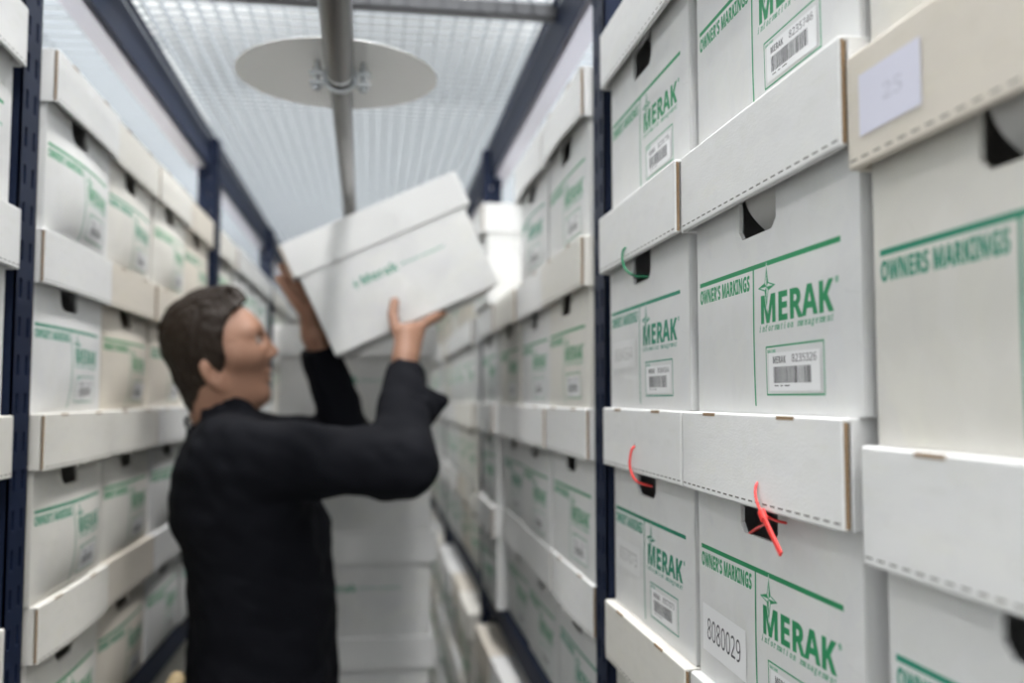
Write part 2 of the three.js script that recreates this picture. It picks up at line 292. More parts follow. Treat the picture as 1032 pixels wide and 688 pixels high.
function barcode(number) {
  return codeMats[number] ??= new THREE.MeshStandardMaterial({ color: 0xe6e6e7, roughness: 0.5, map: canvasTexture(360, 176, (c, w, h) => {
    c.fillStyle = '#fafafa'; c.fillRect(0, 0, w, h); c.fillStyle = '#26242a'; condensed(c, 'MERAK', 30, 128, 50, 32, 'sans-serif', 'bold'); condensed(c, number, 170, 338, 48, 34, 'sans-serif', 'normal', 0);
    let s = 99; for (const ch of number) s = s * 31 + ch.charCodeAt(0); let x = 34; while (x < 300) { s = (s * 16807) % 2147483647; const b = 2 + s % 6; c.fillRect(x, 66, b, 74); x += b + 2 + (s >> 4) % 4; }
    c.fillRect(40, 150, 30, 5); c.fillRect(84, 150, 18, 5); c.fillRect(116, 150, 36, 5);
  }) });
}
function sticker(parent, mat, name, label, a0, a1, h0, h1, b, tilt = 0) {    // flat paper on the bulged end panel, following its surface
  const w = a1 - a0, h = h1 - h0, g = new THREE.PlaneGeometry(w, h, 8, 6), p = g.attributes.position, cx = (a0 + a1) / 2 - BW / 2, cy = (h0 + h1) / 2, ct = Math.cos(tilt), st = Math.sin(tilt);
  for (let i = 0; i < p.count; i++) { const x = cx + p.getX(i) * ct - p.getY(i) * st, y = cy + p.getX(i) * st + p.getY(i) * ct, q = Math.min(1, Math.max(0, y / 0.178)); p.setXYZ(i, x, y, BD / 2 + 0.0006 + b * Math.max(0, 1 - (2 * x / BW) ** 2) * Math.sin(Math.PI * q ** 0.72)); }
  g.computeVertexNormals(); return part(name, g, mat, parent, label);
}
const BUL = [0.0012, 0.004, 0.011, 0.015];
const codeLabel = (t, number, bi) => sticker(t, barcode(number), 'barcode_label', 'white bar code label', 0.1690, 0.2560, 0.0190, 0.0505, BUL[bi], jit(0.01));
function numberMat(text, ink, back) { return new THREE.MeshStandardMaterial({ color: 0xe6e6e7, roughness: 0.5, map: canvasTexture(420, 180, (c, w, h) => { c.fillStyle = back; c.fillRect(0, 0, w, h); c.fillStyle = ink; condensed(c, text, 44, 376, 128, 78, 'sans-serif', 'normal'); }) }); }
const pencil = (t, text, bi) => sticker(t, numberMat(text, '#b9b8b6', '#f0f0ef'), 'number_label', 'pale label with a faint grey number', 0.012, 0.122, 0.052, 0.088, BUL[bi]);

// right rack, nearest bay: columns near -> far start at these distances
const COL0 = [[0.236, 0.236, 0.236, 0.236], [0.570, 0.572, 0.560, 0.561], [0.8985, 0.8985, 0.8860, 0.8870]];
{
  const rows = ['on the shelf bottom', 'third from the top', 'second from the top', 'in the top row'];
  const lab = [
    ['white archive box lowest at the right picture edge', 'white archive box with plain lid cut off at the lower right picture edge', 'large blurred archive box at right edge with teal owners markings print', 'blurred white archive box in the top right corner of the picture'],
    ['white archive box low on the right rack under the box numbered 8080029', 'archive box numbered 8080029 with a red cable tie and tag', 'sharp white archive box with bar code 8235326 and open handle hole', 'top row archive box with bar code 8235746'],
    ['archive box just right of the blue post, lowest in its column', 'archive box right of the blue post with thin red cable tie', 'archive box right of the blue post with green cable tie', 'archive box in top row directly right of the blue post'],
  ];
  const X = [[0.318, 0.320, 0.316, 0.318], [0.320, 0.315, 0.3125, 0.316], [0.316, 0.315, 0.3075, 0.311]];
  const bul = [[0, 0, 0, 0], [0, 0, 0, 0], [0, 0, 0, 0]], tint = [['warm', 'cool', 'warm', 'warm'], ['cool', 'cool', 'cool', 'cool'], ['warm', 'cool', 'cool', 'cool']], lt = [['warm', 'cool', 'beige', 'warm'], ['cool', 'cool', 'cool', 'cool'], ['warm', 'cool', 'cool', 'cool']];
  const print = [['B', 'B', 'B', 'B'], ['C', 'A', 'A', 'A'], ['C', 'C', 'C', 'A']];
  for (let c = 0; c < 3; c++) for (let r = 0; r < 4; r++) {
    const t = makeBox({ label: lab[c][r], group: 'boxes in the nearest bay of the right rack', hi: true, body: bul[c][r], lid: c === 1 && r === 1 ? 1 : 0, tint: tint[c][r], lidTint: lt[c][r], print: print[c][r], edges: c === 1 || (c === 2 && r !== 1), tabs: r < 2, flap: (c === 1 || c === 0) && r === 2 });
    place(t, 1, X[c][r], COL0[c][r], r, 0, EYE + (c === 0 ? -0.557 : -0.539) + r * 0.2628);
    if (c === 1 && r === 2) codeLabel(t, '8235326', bul[c][r]);
    if (c === 1 && r === 3) codeLabel(t, '8235746', bul[c][r]);
    if (c === 2 && r === 3) codeLabel(t, '8235776', bul[c][r]);
    if (c === 2 && r === 2) { codeLabel(t, '8084564', bul[c][r]); pencil(t, '8084564', bul[c][r]); }
    if (c === 2 && r === 1) { codeLabel(t, '8057073', bul[c][r]); pencil(t, '8057073', bul[c][r]); }
    if (c === 1 && r === 1) { codeLabel(t, '8080029', bul[c][r]); sticker(t, numberMat('8080029', '#4a4a50', '#fbfbfb'), 'number_label', 'white label reading 8080029', 0.010, 0.118, 0.024, 0.070, BUL[bul[c][r]], -0.02); }
    if (c === 0 && r === 2) {       // sheet of paper stuck on the lid
      const m = new THREE.MeshStandardMaterial({ color: 0xdadae2, roughness: 0.6, map: canvasTexture(200, 170, (k, w, h) => { k.fillStyle = '#eeeef6'; k.fillRect(0, 0, w, h); k.strokeStyle = '#c9c9d4'; k.lineWidth = 3; k.font = '60px serif'; k.fillStyle = '#cfcfd8'; k.fillText('25', 80, 105); }) });
      part('paper_label', new THREE.PlaneGeometry(0.068, 0.041).translate(-LW / 2 + 0.052, LTOP - 0.0385, LF + 0.0006), m, t, 'white paper label on the lid');
    }
  }
}
{
  const t = thing('board_sheet', 'flat sheet of board under the boxes beside the near right post', 'board');
  part('sheet', span(0.345, 0.72, EYE - 0.5572, EYE - 0.5395, -1.215, -0.575), kraft, t);
}
// cable ties through lid and handle hole
const redTie = std(0.80, 0.055, 0.05, 0.35), greenTie = std(0.01, 0.20, 0.09, 0.35);
{
  const t = thing('cable_tie', 'red cable tie with flat tag hanging from box numbered 8080029', 'cable tie');
  const h = (x, y, z) => [x, EYE + y, z];
  part('strap', tube([h(0.326, -0.069, -0.7065), h(0.3135, -0.0695, -0.7065), h(0.3095, -0.076, -0.703), h(0.3085, -0.086, -0.697), h(0.310, -0.095, -0.689), h(0.318, -0.102, -0.703), h(0.328, -0.113, -0.745), h(0.336, -0.122, -0.776), h(0.346, -0.118, -0.778)], 0.0012, 48), redTie, t);
  part('strap', tube([h(0.310, -0.094, -0.690), h(0.322, -0.099, -0.690), h(0.340, -0.103, -0.694)], 0.0012, 16), redTie, t);
  part('punched_hole', new THREE.CircleGeometry(0.0032, 14).rotateY(-Math.PI / 2).translate(0.3142, EYE - 0.0665, -0.7065), kraftDark, t);
  const along = (g, a, b) => { const d = V(...b).sub(V(...a)); g.applyQuaternion(new THREE.Quaternion().setFromUnitVectors(V(0, -1, 0), d.clone().normalize())); return g.translate((a[0] + b[0]) / 2, (a[1] + b[1]) / 2, (a[2] + b[2]) / 2); };
  part('tag', along(slab(0.002, 0.048, 0.0052, 0.0008, 1, 3, 1), h(0.3075, -0.0905, -0.689), h(0.306, -0.1185, -0.6500)), redTie, t);
  part('lock', along(slab(0.005, 0.011, 0.0062, 0.0012, 1, 1, 1), h(0.3085, -0.090, -0.691), h(0.308, -0.098, -0.682)), redTie, t);
  const u = thing('cable_tie', 'thin red cable tie on the box beside the blue post', 'cable tie');
  part('strap', tube([h(0.322, -0.059, -1.066), h(0.313, -0.060, -1.066), h(0.3105, -0.070, -1.070), h(0.3105, -0.086, -1.072), h(0.316, -0.101, -1.064), h(0.334, -0.107, -1.058)], 0.0015, 30), redTie, u);
  part('hole_patch', new THREE.CircleGeometry(0.0025, 12).rotateY(-Math.PI / 2).translate(0.3143, EYE - 0.058, -1.066), kraftDark, u);
  const w = thing('cable_tie', 'green cable tie curling into a handle hole near the post', 'cable tie');
  part('strap', tube([h(0.315, 0.187, -1.072), h(0.306, 0.186, -1.072), h(0.3035, 0.178, -1.074), h(0.3045, 0.163, -1.071), h(0.312, 0.151, -1.060), h(0.330, 0.147, -1.048)], 0.0015, 30), greenTie, w);
}
// remaining bays
const nth = ['first', 'second', 'third', 'fourth'], rowName = ['fourth row down', 'third row down', 'second row down', 'top row'];
const BAY = [null, 1.318, 2.744, 4.149, 5.554];
const postName = [null, 'near', 'second', 'third', 'fourth'];
const bayLabel = (side, bay, c, r) => `${nth[c]} archive box past the ${postName[bay]} blue post, ${side > 0 ? 'right' : 'left'} rack, ${rowName[r]}`;
const tints = ['cool', 'warm', 'warm', 'cool', 'beige'];
for (const side of [1, -1]) for (let bay = 1; bay <= 4; bay++) for (let c = 0; c < 4; c++) for (let r = 0; r < 4; r++) {
  if (side > 0 && bay === 1 && c === 2 && r === 3) continue;
  let X = side > 0 ? [0.323, 0.313, 0.306, 0.307][r] : [-0.449, -0.446, -0.462, -0.456][r];
  if (bay > 1 || c > 0) X += jit(0.006);
  if (side > 0 && bay === 1 && c === 3) X = r === 3 ? 0.272 : 0.299;
  if (side > 0 && bay > 1) X -= 0.014;
  let tint = tints[Math.floor(rnd() * 5)]; if (bay === 1 && c === 0) tint = side > 0 ? ['cool', 'cool', 'warm', 'cool'][r] : ['warm', 'warm', 'cool', 'cool'][r];
  if (side < 0 && bay === 1 && c === 1) tint = ['beige', 'warm', 'beige', 'warm'][r];
  if (side > 0 && bay === 1 && c === 3) tint = 'cool';
  const hi = bay === 1;
  const bi = side < 0 ? (bay === 1 ? (c + r) % 2 + 2 : 2) : Math.floor(rnd() * 3);
  const t = makeBox({ label: bayLabel(side, bay, c, r), group: `${rowName[r]} of the ${side > 0 ? 'right' : 'left'} rack, bay ${bay}`, hi, body: bi, lid: Math.floor(rnd() * 3), tint, print: rnd() < 0.6 ? 'A' : 'C', edges: bay < 3, tabs: bay === 1 && rnd() < 0.6 });
  place(t, side, X, BAY[bay] + (side < 0 && bay === 1 ? [0.008, 0.0, 0.026, 0.030][r] : 0) + c * 0.3275 + jit(0.001), r, jit(0.006));
  if (bay === 1) codeLabel(t, '8' + String(100000 + Math.floor(rnd() * 899999)), bi);
}
// left rack, bay beside the viewer
for (let c = 0; c < 2; c++) for (let r = 0; r < 4; r++) {
  const t = makeBox({ label: c === 0 ? `archive box cut off by the left picture edge, ${rowName[r]}` : `archive box nearer the viewer than the left picture edge, ${rowName[r]}`, group: 'boxes of the left rack beside the viewer', hi: true, body: 1, lid: 1, tint: ['warm', 'warm', 'cool', 'cool'][r], edges: true, tabs: true });
  place(t, -1, -0.450 + jit(0.003), 0.892 - c * 0.33, r, 0); codeLabel(t, '8' + (235100 + c * 17 + r * 31), 1);
}
// lower shelf of the right rack
for (let bay = 1; bay <= 4; bay++) for (let c = bay === 1 ? 1 : 0; c < 4; c++) for (let r = 0; r < 3; r++) {
  const t = makeBox({ label: `${nth[c]} box past the ${postName[bay]} post, lower right shelf, ${['bottom', 'middle', 'top'][r]} layer`, group: `lower right shelf, ${['bottom', 'middle', 'top'][r]} layer, bay ${bay}`, hi: false, body: Math.floor(rnd() * 3), lid: 1, tint: tints[Math.floor(rnd() * 5)], tabs: r === 2 && bay < 3 });
  place(t, 1, 0.290 + jit(0.006), BAY[bay] + c * 0.3275, 0, jit(0.006), 0.0797 + r * 0.2628);
}

// lower shelf of the left rack, set back under the shelf edge
for (let bay = 1; bay <= 2; bay++) for (let c = bay === 1 ? 1 : 0; c < 4; c++) for (let r = 0; r < 3; r++) {
  const t = makeBox({ label: `${nth[c]} box past the ${postName[bay]} post, lower left shelf, ${['bottom', 'middle', 'top'][r]} layer`, group: `lower left shelf, ${['bottom', 'middle', 'top'][r]} layer, bay ${bay}`, hi: false, body: 0, lid: 0, tint: 'warm' });
  place(t, -1, -0.492 + jit(0.003), BAY[bay] + c * 0.3275, 0, 0, 0.0797 + r * 0.2628);
}

// stack of boxes standing in the aisle behind the man
{
  const p = thing('trolley', 'low flat trolley under the stack of boxes in the aisle', 'trolley');
  p.position.set(-0.047, 0, -2.49);
  part('deck', slab(0.44, 0.03, 0.36, 0.006, 1, 1, 1).translate(0, 0.112, 0), std(0.25, 0.16, 0.09, 0.7), p);
  for (const sx of [-1, 1]) for (const sz of [-1, 1]) part('wheel', new THREE.CylinderGeometry(0.048, 0.048, 0.025, 20).rotateX(Math.PI / 2).translate(sx * 0.16, 0.048, sz * 0.12), std(0.03, 0.03, 0.03, 0.6), p);
  const names = ['bottom box', 'second box from the bottom', 'third box from the bottom', 'third box from the top', 'second box from the top', 'top box'];
  for (let k = 0; k < 6; k++) {
    const t = makeBox({ label: `${names[k]} of the white stack in the aisle behind the man`, group: 'stack of boxes in the aisle', hi: true, body: 0, lid: 0, tint: 'cool', print: 'C' });
    t.children.find((m) => m.name === 'lid').scale.x = 1.035;
    t.position.set(-0.047 + jit(0.003), 0.128 + k * 0.2628, -2.49 + jit(0.003)); t.rotation.y = Math.PI / 2 + jit(0.01);
  }
}
// box lifted by the man
{
  const t = makeBox({ label: 'tilted white archive box held up by the man', hi: true, body: 0, lid: 0, tint: 'cool', print: 'C', edges: true });
  t.position.set(0.092, 1.690, -2.09);
  t.quaternion.setFromAxisAngle(V(0, 0, 1), THREE.MathUtils.degToRad(25)).multiply(new THREE.Quaternion().setFromAxisAngle(V(0, 1, 0), -Math.PI / 2));
}

// ---------------------------------------------------------------- sprinkler pipe, clamp, disc
{
  const steel = new THREE.MeshStandardMaterial({ color: new THREE.Color().setRGB(0.11, 0.105, 0.10), roughness: 0.33, metalness: 0.7 });
  const zinc = new THREE.MeshStandardMaterial({ color: new THREE.Color().setRGB(0.6, 0.62, 0.64), roughness: 0.3, metalness: 0.9 });
  const py = EYE + 0.478, px = (z) => -0.038 - 0.013 * z;
  const pipe = (r, z0, z1) => { const a = V(px(z0), py, -z0), b = V(px(z1), py, -z1), L = a.distanceTo(b); const g = new THREE.CylinderGeometry(r, r, L, 32, 1, false).rotateX(Math.PI / 2); g.rotateY(Math.atan2(b.x - a.x, b.z - a.z)); return g.translate((a.x + b.x) / 2, py, (a.z + b.z) / 2); };
  const t = thing('sprinkler_pipe', 'grey steel pipe running along the aisle under the grating', 'pipe');
  part('pipe', pipe(0.0165, 1.30, 8.2), steel, t);
  part('pipe_sleeve', pipe(0.021, -1.0, 1.302), steel, t, 'thicker near length of pipe');
  part('collar', pipe(0.0215, 1.302, 1.312), zinc, t);
  for (const z of [0.2, 3.4, 6.4]) part('hanger_rod', box(0.008, GY - py - 0.01, 0.008, px(z), (GY + py + 0.015) / 2 - 0.004, -z), steel, t);
  const d = thing('water_shield', 'round white disc above the pipe clamp', 'disc');
  const dz = 1.405, dx = -0.062;
  part('plate', new THREE.LatheGeometry([[0, 0], [0.154, 0], [0.156, 0.0012], [0.154, 0.0025], [0, 0.0025]].map((p) => new THREE.Vector2(...p)), 96).translate(dx, EYE + 0.502, -dz), std(0.90, 0.895, 0.885, 0.4), d);
  const c = thing('pipe_clamp', 'zinc pipe clamp with bolts below the white disc', 'clamp');
  const cz = 1.335, cx = px(cz);
  part('strap', new THREE.TorusGeometry(0.0215, 0.0045, 10, 32).translate(cx, py, -cz), zinc, c);
  for (const s of [-1, 1]) {
    part('ear', slab(0.022, 0.006, 0.022, 0.0015, 1, 1, 1).translate(cx + s * 0.034, py + 0.003, -cz), zinc, c);
    part('ear', slab(0.022, 0.005, 0.022, 0.0015, 1, 1, 1).translate(cx + s * 0.034, py - 0.012, -cz), zinc, c);
    part('bolt', merge([new THREE.CylinderGeometry(0.0035, 0.0035, 0.044, 12).translate(cx + s * 0.034, py + 0.001, -cz), new THREE.CylinderGeometry(0.007, 0.007, 0.006, 6).translate(cx + s * 0.034, py - 0.018, -cz), new THREE.CylinderGeometry(0.007, 0.007, 0.006, 6).translate(cx + s * 0.034, py + 0.010, -cz)]), zinc, c);
  }
}

// ---------------------------------------------------------------- the man
const sub = (a, b) => [a[0] - b[0], a[1] - b[1], a[2] - b[2]], dot = (a, b) => a[0] * b[0] + a[1] * b[1] + a[2] * b[2];
function cone(p, a, b, ra, rb) { const ab = sub(b, a), ap = sub(p, a), t = Math.max(0, Math.min(1, dot(ap, ab) / dot(ab, ab))); const d = [ap[0] - ab[0] * t, ap[1] - ab[1] * t, ap[2] - ab[2] * t]; return Math.hypot(...d) - (ra + (rb - ra) * t); }
function ell(p, c, r) { const q = sub(p, c), k0 = Math.hypot(q[0] / r[0], q[1] / r[1], q[2] / r[2]), k1 = Math.hypot(q[0] / r[0] ** 2, q[1] / r[1] ** 2, q[2] / r[2] ** 2); return k1 < 1e-9 ? -Math.min(...r) : k0 * (k0 - 1) / k1; }
const smin = (a, b, k) => { const h = Math.max(k - Math.abs(a - b), 0) / k; return Math.min(a, b) - h * h * k * 0.25; };
const smax = (a, b, k) => -smin(-a, -b, k);
function nets(f, lo, hi, cell) {                                    // surface nets: one vertex for each cell that the surface crosses
  const n = [0, 1, 2].map((i) => Math.ceil((hi[i] - lo[i]) / cell) + 1), [nx, ny, nz] = n, F = new Float32Array(nx * ny * nz), id = (i, j, k) => (k * ny + j) * nx + i;
  for (let k = 0; k < nz; k++) for (let j = 0; j < ny; j++) for (let i = 0; i < nx; i++) F[id(i, j, k)] = f([lo[0] + i * cell, lo[1] + j * cell, lo[2] + k * cell]);
  const P = [], I = new Int32Array(nx * ny * nz).fill(-1), idx = [];
  for (let k = 0; k < nz - 1; k++) for (let j = 0; j < ny - 1; j++) for (let i = 0; i < nx - 1; i++) {
    let sx = 0, sy = 0, sz = 0, c = 0; const at = (a, b, d) => F[id(i + a, j + b, k + d)];
    for (const [a, b] of EDGES) { const va = at(...a), vb = at(...b); if ((va < 0) !== (vb < 0)) { const t = va / (va - vb); sx += a[0] + (b[0] - a[0]) * t; sy += a[1] + (b[1] - a[1]) * t; sz += a[2] + (b[2] - a[2]) * t; c++; } }
    if (c) { I[id(i, j, k)] = P.length / 3; P.push(lo[0] + (i + sx / c) * cell, lo[1] + (j + sy / c) * cell, lo[2] + (k + sz / c) * cell); }
  }
  const quad = (a, b, c, d, flip) => { if (a < 0 || b < 0 || c < 0 || d < 0) return; if (flip) idx.push(a, c, b, a, d, c); else idx.push(a, b, c, a, c, d); };
  for (let k = 1; k < nz - 1; k++) for (let j = 1; j < ny - 1; j++) for (let i = 1; i < nx - 1; i++) {
    const s = F[id(i, j, k)] < 0;
    if (s !== F[id(i + 1, j, k)] < 0) quad(I[id(i, j - 1, k - 1)], I[id(i, j, k - 1)], I[id(i, j, k)], I[id(i, j - 1, k)], !s);
    if (s !== F[id(i, j + 1, k)] < 0) quad(I[id(i - 1, j, k - 1)], I[id(i - 1, j, k)], I[id(i, j, k)], I[id(i, j, k - 1)], !s);
    if (s !== F[id(i, j, k + 1)] < 0) quad(I[id(i - 1, j - 1, k)], I[id(i, j - 1, k)], I[id(i, j, k)], I[id(i - 1, j, k)], !s);
  }
  const N = [], e = cell * 0.5;
  for (let v = 0; v < P.length; v += 3) { const p = [P[v], P[v + 1], P[v + 2]], d = [0, 1, 2].map((a) => { const q = [...p], r = [...p]; q[a] += e; r[a] -= e; return f(q) - f(r); }), l = Math.hypot(...d) || 1; N.push(d[0] / l, d[1] / l, d[2] / l); }
  const g = new THREE.BufferGeometry(); g.setAttribute('position', new THREE.Float32BufferAttribute(P, 3)); g.setAttribute('normal', new THREE.Float32BufferAttribute(N, 3)); g.setIndex(idx); return setUV(g, (x, y, z) => [x + z, y]);
}
const EDGES = []; for (const a of [[0, 0, 0], [1, 0, 0], [0, 1, 0], [1, 1, 0], [0, 0, 1], [1, 0, 1], [0, 1, 1], [1, 1, 1]]) for (let d = 0; d < 3; d++) if (!a[d]) { const b = [...a]; b[d] = 1; EDGES.push([a, b]); }

const J = { hip: [-0.215, 0.95, -1.92], belly: [-0.222, 1.12, -1.92], chest: [-0.256, 1.31, -1.92], neck: [-0.300, 1.45, -1.92], rs: [-0.262, 1.405, -1.765], re: [0.052, 1.396, -1.715], rw: [0.060, 1.588, -1.872], ls: [-0.270, 1.42, -2.075], le: [-0.050, 1.405, -2.115], lw: [-0.131, 1.650, -2.030] };
const HC = [-0.315, 1.625, -1.915], tilt = THREE.MathUtils.degToRad(12), roll = THREE.MathUtils.degToRad(7), turn = THREE.MathUtils.degToRad(6);
const HM = new THREE.Matrix4().makeRotationFromEuler(new THREE.Euler(roll, turn, tilt, 'YXZ')), HI = HM.clone().invert();
const toHead = (p) => { const v = V(...sub(p, HC)).applyMatrix4(HI); return [v.x, v.y, v.z]; };
const fromHead = (p) => { const v = V(...p).applyMatrix4(HM); return [v.x + HC[0], v.y + HC[1], v.z + HC[2]]; };
const skull = (h) => { let d = ell(h, [-0.014, 0.016, 0], [0.094, 0.086, 0.075]); return smin(d, ell(h, [0.028, -0.035, 0], [0.060, 0.085, 0.060]), 0.05); };
function headField(p) {
  const h = toHead(p); if (Math.hypot(...h) > 0.3) return 0.15; const m = [h[0], h[1], Math.abs(h[2])];
  let d = skull(h);
  d = smin(d, cone(m, [-0.020, -0.080, 0.047], [0.045, -0.112, 0.022], 0.018, 0.018), 0.045);   // jaw
  d = smin(d, ell(h, [0.058, -0.117, 0], [0.018, 0.016, 0.022]), 0.025);                      // chin
  d = smin(d, cone(m, [0.070, 0.022, 0], [0.060, 0.020, 0.042], 0.011, 0.012), 0.02);          // brow
  d = smin(d, cone(m, [0.058, -0.028, 0.045], [0.030, -0.022, 0.058], 0.014, 0.012), 0.03);    // cheekbone
  d = smax(d, -ell(m, [0.084, 0.001, 0.031], [0.012, 0.011, 0.017]), 0.014);                  // eye socket
  d = smin(d, cone(h, [0.080, 0.008, 0], [0.101, -0.030, 0], 0.0075, 0.0105), 0.012);          // nose
  d = smin(d, ell(m, [0.092, -0.036, 0.009], [0.010, 0.008, 0.009]), 0.008);
  d = smin(d, ell(h, [0.080, -0.069, 0], [0.010, 0.0065, 0.024]), 0.008);                     // lips
  d = smin(d, ell(h, [0.077, -0.083, 0], [0.010, 0.007, 0.021]), 0.008);
  d = smax(d, -ell(h, [0.092, -0.0755, 0], [0.012, 0.0022, 0.022]), 0.004);
  const ear = ell([m[0] + 0.3 * (m[1] + 0.045), m[1], m[2] - 0.35 * (-0.012 - m[0])], [-0.020, -0.046, 0.073], [0.020, 0.033, 0.0075]);
  d = smin(d, smax(ear, -ell(m, [-0.014, -0.044, 0.084], [0.010, 0.018, 0.007]), 0.006), 0.008);
  d = smin(d, cone(p, fromHead([-0.035, -0.065, 0]), J.neck, 0.056, 0.060), 0.035);
  return d;
}
// hands: chains of joints with radii
const chain = (p, pts, r0, r1) => { let d = 1e3; for (let i = 0; i < pts.length - 1; i++) { const a = r0 + (r1 - r0) * i / (pts.length - 1), b = r0 + (r1 - r0) * (i + 1) / (pts.length - 1); d = Math.min(d, cone(p, pts[i], pts[i + 1], a, b)); } return d; };
const RIGHT = { palm: [[[0.062, 1.612, -1.878], [0.060, 1.655, -1.890], 0.023, 0.021], [[0.066, 1.612, -1.884], [0.080, 1.664, -1.907], 0.022, 0.018], [[0.068, 1.618, -1.890], [0.092, 1.664, -1.927], 0.020, 0.015]],
  fingers: [[[[0.058, 1.638, -1.884], [0.042, 1.668, -1.900], [0.036, 1.697, -1.912], [0.040, 1.725, -1.9210]], 0.0125, 0.0095],
    [[[0.082, 1.659, -1.904], [0.108, 1.683, -1.917], [0.128, 1.695, -1.934], [0.146, 1.704, -1.952]], 0.0105, 0.0082],
    [[[0.084, 1.660, -1.917], [0.106, 1.679, -1.947], [0.126, 1.691, -1.974], [0.142, 1.700, -1.996]], 0.0108, 0.0084],
    [[[0.085, 1.659, -1.927], [0.098, 1.674, -1.964], [0.112, 1.684, -1.994], [0.122, 1.690, -2.016]], 0.0104, 0.0080],
    [[[0.084, 1.656, -1.932], [0.086, 1.668, -1.968], [0.092, 1.675, -1.992], [0.097, 1.679, -2.010]], 0.0092, 0.0072]] };
const LEFT = { palm: [[[-0.134, 1.665, -2.028], [-0.150, 1.722, -2.002], 0.022, 0.019], [[-0.135, 1.665, -2.034], [-0.153, 1.728, -2.026], 0.022, 0.017], [[-0.136, 1.665, -2.040], [-0.153, 1.722, -2.048], 0.020, 0.016]],
  fingers: [[[[-0.142, 1.690, -2.008], [-0.172, 1.728, -1.985], [-0.190, 1.754, -1.980], [-0.207, 1.777, -1.982]], 0.0125, 0.0095],
    [[[-0.152, 1.724, -2.002], [-0.165, 1.762, -1.992], [-0.188, 1.782, -1.990], [-0.199, 1.798, -1.992]], 0.0105, 0.0082],
    [[[-0.154, 1.728, -2.020], [-0.170, 1.768, -2.016], [-0.193, 1.790, -2.016], [-0.205, 1.809, -2.018]], 0.0108, 0.0084],
    [[[-0.154, 1.726, -2.036], [-0.169, 1.764, -2.038], [-0.192, 1.786, -2.040], [-0.203, 1.803, -2.042]], 0.0104, 0.0080],
    [[[-0.154, 1.720, -2.050], [-0.167, 1.752, -2.058], [-0.180, 1.770, -2.062], [-0.192, 1.784, -2.064]], 0.0092, 0.0072]] };
function handField(p, H, w, e) {
  let d = 1e3; for (const [a, b, ra, rb] of H.palm) d = smin(d, cone(p, a, b, ra, rb), 0.018);
  for (const [pts, r0, r1] of H.fingers) d = smin(d, chain(p, pts, r0, r1), 0.006);
  return smin(d, cone(p, w, e, 0.025, 0.040), 0.02);
}
function torsoField(p, g) {                                         // g = how far clothing stands off the body
  let d = cone(p, [J.hip[0], J.hip[1], -1.86], [J.hip[0], J.hip[1], -1.98], 0.112 + g, 0.112 + g);
  d = smin(d, cone(p, [J.belly[0], J.belly[1], -1.86], [J.belly[0], J.belly[1], -1.98], 0.112 + g, 0.112 + g), 0.10);
  d = smin(d, cone(p, [J.chest[0], J.chest[1], -1.84], [J.chest[0], J.chest[1], -2.00], 0.122 + g, 0.122 + g), 0.10);
  d = smin(d, cone(p, [-0.285, 1.405, -1.82], [-0.285, 1.405, -2.02], 0.070 + g, 0.070 + g), 0.07);
  return d;
}
function armField(p, s, e, w, g) { return smin(cone(p, s, e, 0.060 + g, 0.047 + g), cone(p, e, w, 0.046 + g, 0.030 + g), 0.02); }
const LEG = { r: [[-0.215, 0.90, -1.84], [-0.200, 0.50, -1.82], [-0.235, 0.09, -1.80]], l: [[-0.215, 0.90, -2.00], [-0.195, 0.50, -2.02], [-0.225, 0.09, -2.05]] };
function legField(p, L, g) { return smin(cone(p, L[0], L[1], 0.085 + g, 0.055 + g), cone(p, L[1], L[2], 0.055 + g, 0.036 + g), 0.03); }
